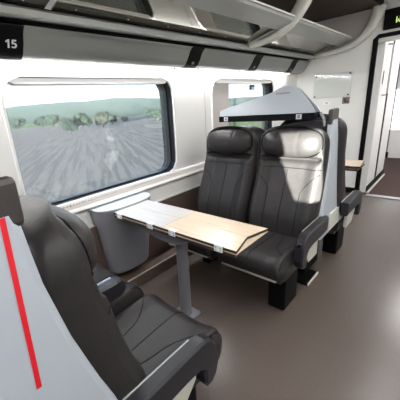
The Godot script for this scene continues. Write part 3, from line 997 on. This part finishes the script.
# ---------------------------------------------------------------- landscape
func landscape() -> void:
	var s := Shape.new()
	var rr := []
	for i in 12:
		var row := PackedVector3Array()
		for j in 12:
			var x: float = lerp(-6.0, -140.0, i / 11.0)
			var z: float = lerp(90.0, -130.0, j / 11.0)
			row.append(Vector3(x, 0, z).rotated(Vector3.UP, 0.555))
		rr.append(row)
	s.rows(rr, false, 1)
	var f := struct("ground", s, M.field, "ploughed field outside the windows")
	f.position = Vector3(0, -2.6, 0)
	f.rotation.y = -0.555
	var bank := Shape.new()
	var r2 := []
	for e in [[-140.0, -2.75], [-170.0, -3.4], [-260.0, -5.0], [-420.0, -4.0]]:
		var row := PackedVector3Array()
		for j in 10:
			row.append(Vector3(e[0], e[1], lerp(300.0, -700.0, j / 9.0)))
		r2.append(row)
	bank.rows(r2, false, 1)
	var strip := PackedVector3Array()
	var strip2 := PackedVector3Array()
	for j in 8:
		strip.append(Vector3(-6, -2.62, lerp(-130.0, -700.0, j / 7.0)))
		strip2.append(Vector3(-140, -2.75, lerp(-130.0, -700.0, j / 7.0)))
	bank.rows([strip, strip2], false, 1)
	var md := Shape.new()
	md.rows([PackedVector3Array([Vector3(-7, -2.56, -10), Vector3(-60, -2.56, -72), Vector3(-120, -2.56, -140)]), PackedVector3Array([Vector3(-6, -2.56, -24), Vector3(-30, -2.56, -110), Vector3(-45, -2.56, -160)])], false, 1)
	struct("ground_002", md, M.meadow, "green meadow outside the second window")
	struct("ground_001", bank, M.meadow, "green meadow strip beyond the field")
	var n := FastNoiseLite.new()
	n.seed = 7
	n.frequency = 0.0035
	n.fractal_octaves = 4
	var hl := Shape.new()
	var hr := []
	for i in 26:
		var row := PackedVector3Array()
		for j in 70:
			var u := j / 69.0
			var ang: float = lerp(-0.15, 1.35, u)     # 0 = straight out of the window, pi/2 = forward
			var d: float = lerp(330.0, 1000.0, i / 25.0)
			var x := -d * cos(ang)
			var z := -d * sin(ang)
			var hmax := 34.0 * (0.55 + 0.45 * sin(clampf((ang - 0.15) / 0.75, 0, 1) * PI)) * (1.0 - 0.45 * sm(0.75, 1.15, ang))
			var y: float = -5.0 + hmax * sm(0.0, 0.62, i / 25.0) * (1.0 + 0.22 * n.get_noise_2d(x, z))
			y += 3.0 * n.get_noise_2d(x * 6, z * 6) * sm(0.05, 0.3, i / 25.0)
			row.append(Vector3(x, y, z))
		hr.append(row)
	hl.rows(hr, false, 1)
	struct("hill", hl, M.hill, "long wooded hill on the horizon")
	var fog := FogVolume.new()
	fog.name = "haze"
	fog.size = Vector3(1100, 160, 1500)
	fog.position = Vector3(-556, 60, -350)
	var fm := FogMaterial.new()
	fm.density = 0.00008
	fm.albedo = Color(0.9, 0.95, 1.0)
	fog.material = fm
	fog.set_meta("kind", "stuff")
	fog.set_meta("label", "thin pale haze lying over the fields and the hill")
	fog.set_meta("category", "haze")
	add_child(fog)
	# trees along the edge of the field
	var bump := FastNoiseLite.new()
	bump.seed = 12
	bump.frequency = 0.9
	var tree_labels := ["dark green tree third from the left in the large window", "green tree left of the paired round trees outside the large window", "small olive round tree in front of the wide dark one", "nearest and lowest round tree in the large window, dark green", "wide green tree, broadest of the row outside the large window", "olive tree right of the broadest tree outside the large window", "tiny dark green tree just left of the lone tree on the field edge", "lone green round tree on the field edge, middle of the large window", "very small olive bush-like tree right of the lone round tree", "small dark tree left of the clump at the right window frame", "tallest green tree of the clump at the right window frame", "olive tree touching the right frame of the large window", "dark green tree nearest the left frame of the large window", "green tree second from the left frame of the large window", "broad olive tree far off behind the clump by the right window frame", "broad dark tree far off between the lone tree and the right clump"]
	var list := [[-126.6, -54.1, 4.3, 5.1], [-112.8, -52.6, 4.7, 5.5], [-74.2, -37.9, 3.5, 3.7], [-60.6, -31.7, 3.1, 3.5], [-79.6, -45.9, 4.2, 5.9], [-70.0, -46.6, 3.6, 4.4], [-87.8, -59.7, 2.4, 2.4], [-82.5, -58.6, 3.0, 3.7], [-86.2, -66.8, 1.8, 2.9], [-79.3, -72.7, 2.9, 3.2], [-67.7, -65.4, 3.8, 4.1], [-60.2, -60.1, 2.8, 2.8], [-132.3, -46.7, 3.8, 5.9], [-138.0, -58.0, 3.4, 5.2], [-96.0, -88.0, 3.2, 6.0], [-120.0, -80.0, 3.6, 7.0]]
	for k in list.size():
		var e = list[k]
		var rng := RandomNumberGenerator.new()
		rng.seed = 100 + k
		var t := thing("tree", tree_labels[k], "tree", Vector3(e[0], -2.65, e[1]), 0, "trees at the edge of the field")
		var h: float = e[2] * 1.1
		var w: float = e[3]
		var tk := Shape.new()
		tk.tube(PackedVector3Array([Vector3.ZERO, Vector3(0.05, h * 0.25, 0), Vector3(0, h * 0.55, 0.05)]), 0.05 * h, 8)
		part("trunk", tk, M.bark, t)
		var cr := Shape.new()
		for b in 14:
			var a := rng.randf() * TAU
			var c := Vector3(cos(a) * w * 0.33 * sqrt(rng.randf()), h * rng.randf_range(0.36, 0.78), sin(a) * w * 0.33)
			if b == 0:
				c = Vector3(0, h * 0.58, 0)
			var q := w * rng.randf_range(0.13, 0.21)
			if b == 0:
				q = w * 0.34
			cr.ball(c, Vector3(q, minf(q, h * 0.34), q), 8, bump, 0.5)
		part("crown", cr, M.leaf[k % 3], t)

# ---------------------------------------------------------------- lamps
func lamps() -> void:
	var t := thing("ceiling_light", "white light strip running along the middle of the ceiling", "light", Vector3(-0.12, 2.40, -1.0))
	part("diffuser", box(Vector3(0, 0.0, 0), Vector3(0.10, 0.02, 7.0), 0.005), M.lamp, t)
	area(Vector3(-0.12, 2.37, -1.0), Vector2(0.10, 6.4), Vector3.DOWN, Vector3.FORWARD, CEIL_E)
	area(Vector3(0.55, 2.37, -1.0), Vector2(0.10, 6.4), Vector3.DOWN, Vector3.FORWARD, CEIL_E)
	part("diffuser", box(Vector3(0.67, 0.0, 0), Vector3(0.10, 0.02, 7.0), 0.005), M.lamp, t)
	area(Vector3(-1.832, 1.705, -1.0), Vector2(0.03, 6.6), Vector3.DOWN, Vector3.FORWARD, COVE_E)
	var v := thing("vestibule_light", "white square light in the ceiling of the vestibule", "light", Vector3(0.0, 2.40, -5.8))
	part("diffuser", box(Vector3.ZERO, Vector3(0.5, 0.02, 0.5), 0.005), M.lamp, v)
	area(Vector3(0.0, 2.38, -5.8), Vector2(0.5, 0.5), Vector3.DOWN, Vector3.FORWARD, VEST_E)

func area(at: Vector3, size: Vector2, towards: Vector3, along: Vector3, energy: float) -> void:
	var l := AreaLight3D.new()
	l.name = "area_light"
	l.area_size = size
	l.area_normalize_energy = true
	l.light_energy = energy
	l.light_color = Color(1.0, 1.0, 1.0)
	l.shadow_enabled = true
	l.area_range = 12.0
	l.area_attenuation = 2.0
	add_child(l, true)
	l.look_at_from_position(at, at + towards, along)

const CEIL_E := 5.0
const COVE_E := 6.0
const VEST_E := 4.0

func _ready() -> void:
	# ---- camera
	var cam := Camera3D.new()
	cam.name = "camera"
	add_child(cam)
	cam.position = Vector3(0, 1.41, 0)
	cam.rotation = Vector3(-0.310, 0.798, -0.083)
	cam.projection = Camera3D.PROJECTION_FRUSTUM
	cam.near = 0.05
	cam.far = 3000.0
	cam.size = 0.05 * 400.0 / 289.73
	cam.frustum_offset = Vector2(0.05 * 34.14 / 289.73, 0)
	cam.current = true
	# ---- sky, sun, exposure
	var env := Environment.new()
	var pm := ProceduralSkyMaterial.new()
	pm.sky_top_color = Color8(120, 170, 232)
	pm.sky_horizon_color = Color8(214, 230, 248)
	pm.sky_curve = 0.12
	pm.ground_bottom_color = Color8(120, 120, 112)
	pm.ground_horizon_color = Color8(190, 200, 205)
	pm.sky_energy_multiplier = 1.1
	pm.sun_angle_max = 1.0
	var sky := Sky.new()
	sky.sky_material = pm
	env.background_mode = Environment.BG_SKY
	env.sky = sky
	env.tonemap_mode = Environment.TONE_MAPPER_LINEAR
	env.tonemap_exposure = 1.0
	env.sdfgi_enabled = true
	env.ssao_enabled = true
	env.ssil_enabled = true
	env.volumetric_fog_enabled = true
	env.volumetric_fog_density = 0.0
	var we := WorldEnvironment.new()
	we.name = "world_environment"
	we.environment = env
	add_child(we)
	var sun := DirectionalLight3D.new()
	sun.name = "sun"
	sun.light_energy = 38.0
	sun.light_color = Color(0.98, 1.0, 0.96)
	sun.light_angular_distance = 0.5
	sun.shadow_enabled = true
	add_child(sun)
	sun.look_at_from_position(Vector3.ZERO, -Vector3(1.0, 0.08, 1.3), Vector3.UP)
	materials()
	lamps()
	room()
	overhead()
	end_wall()
	landscape()
	# ---- seats
	var far_z := -2.40
	var near_z := -0.01
	make_seat("dark leather seat facing us across the table, aisle side, half in sunlight", 1.0, true, 1.215, Vector3(-0.86, 0, far_z), 0.0, "")
	make_seat("dark leather seat facing us across the table, beside the window wall", 1.0, false, 1.215, Vector3(-1.385, 0, far_z), 0.0, "")
	make_seat("dark leather seat in the left foreground turned away, with the near armrest on the aisle", -1.0, true, 1.19, Vector3(-0.84, 0, near_z), PI, "")
	make_seat("dark leather window seat in the left foreground, mostly behind the aisle seat", -1.0, false, 1.19, Vector3(-1.385, 0, near_z), PI, "")
	make_seat("dark leather aisle seat behind the far partition, facing the end wall", -1.0, true, 1.27, Vector3(-0.82, 0, -2.22), PI, "")
	make_seat("dark leather window seat behind the far partition, facing the end wall", -1.0, false, 1.19, Vector3(-1.385, 0, -2.20), PI, "")
	make_partition(-2.36, -0.05, 0.10, -0.03, "light grey seat partition with a number strip, behind the far seats")
	make_partition(-0.05, -0.068, 0.0, 0.0, "large light grey side panel with a red stripe in the left foreground")
	var single := make_seat("dark leather single seat across the aisle, unseen, placed to shade the far seat", -1.0, true, 1.15, Vector3(0.66, 0, 0.42), PI, "")  # unseen seat placed so its shadow crosses the far aisle seat
	part("sun_blocker", pr([Vector2(-0.24, 1.02), Vector2(-0.25, 1.14), Vector2(-0.205, 1.33), Vector2(-0.18, 1.34), Vector2(-0.155, 1.31), Vector2(-0.12, 1.13), Vector2(-0.13, 1.02)], "z", 0.17, 0.21, 0.01), M.plastic, single)  # tapered blocker added to cut the sun on the far headrest
	make_console()
	make_table()
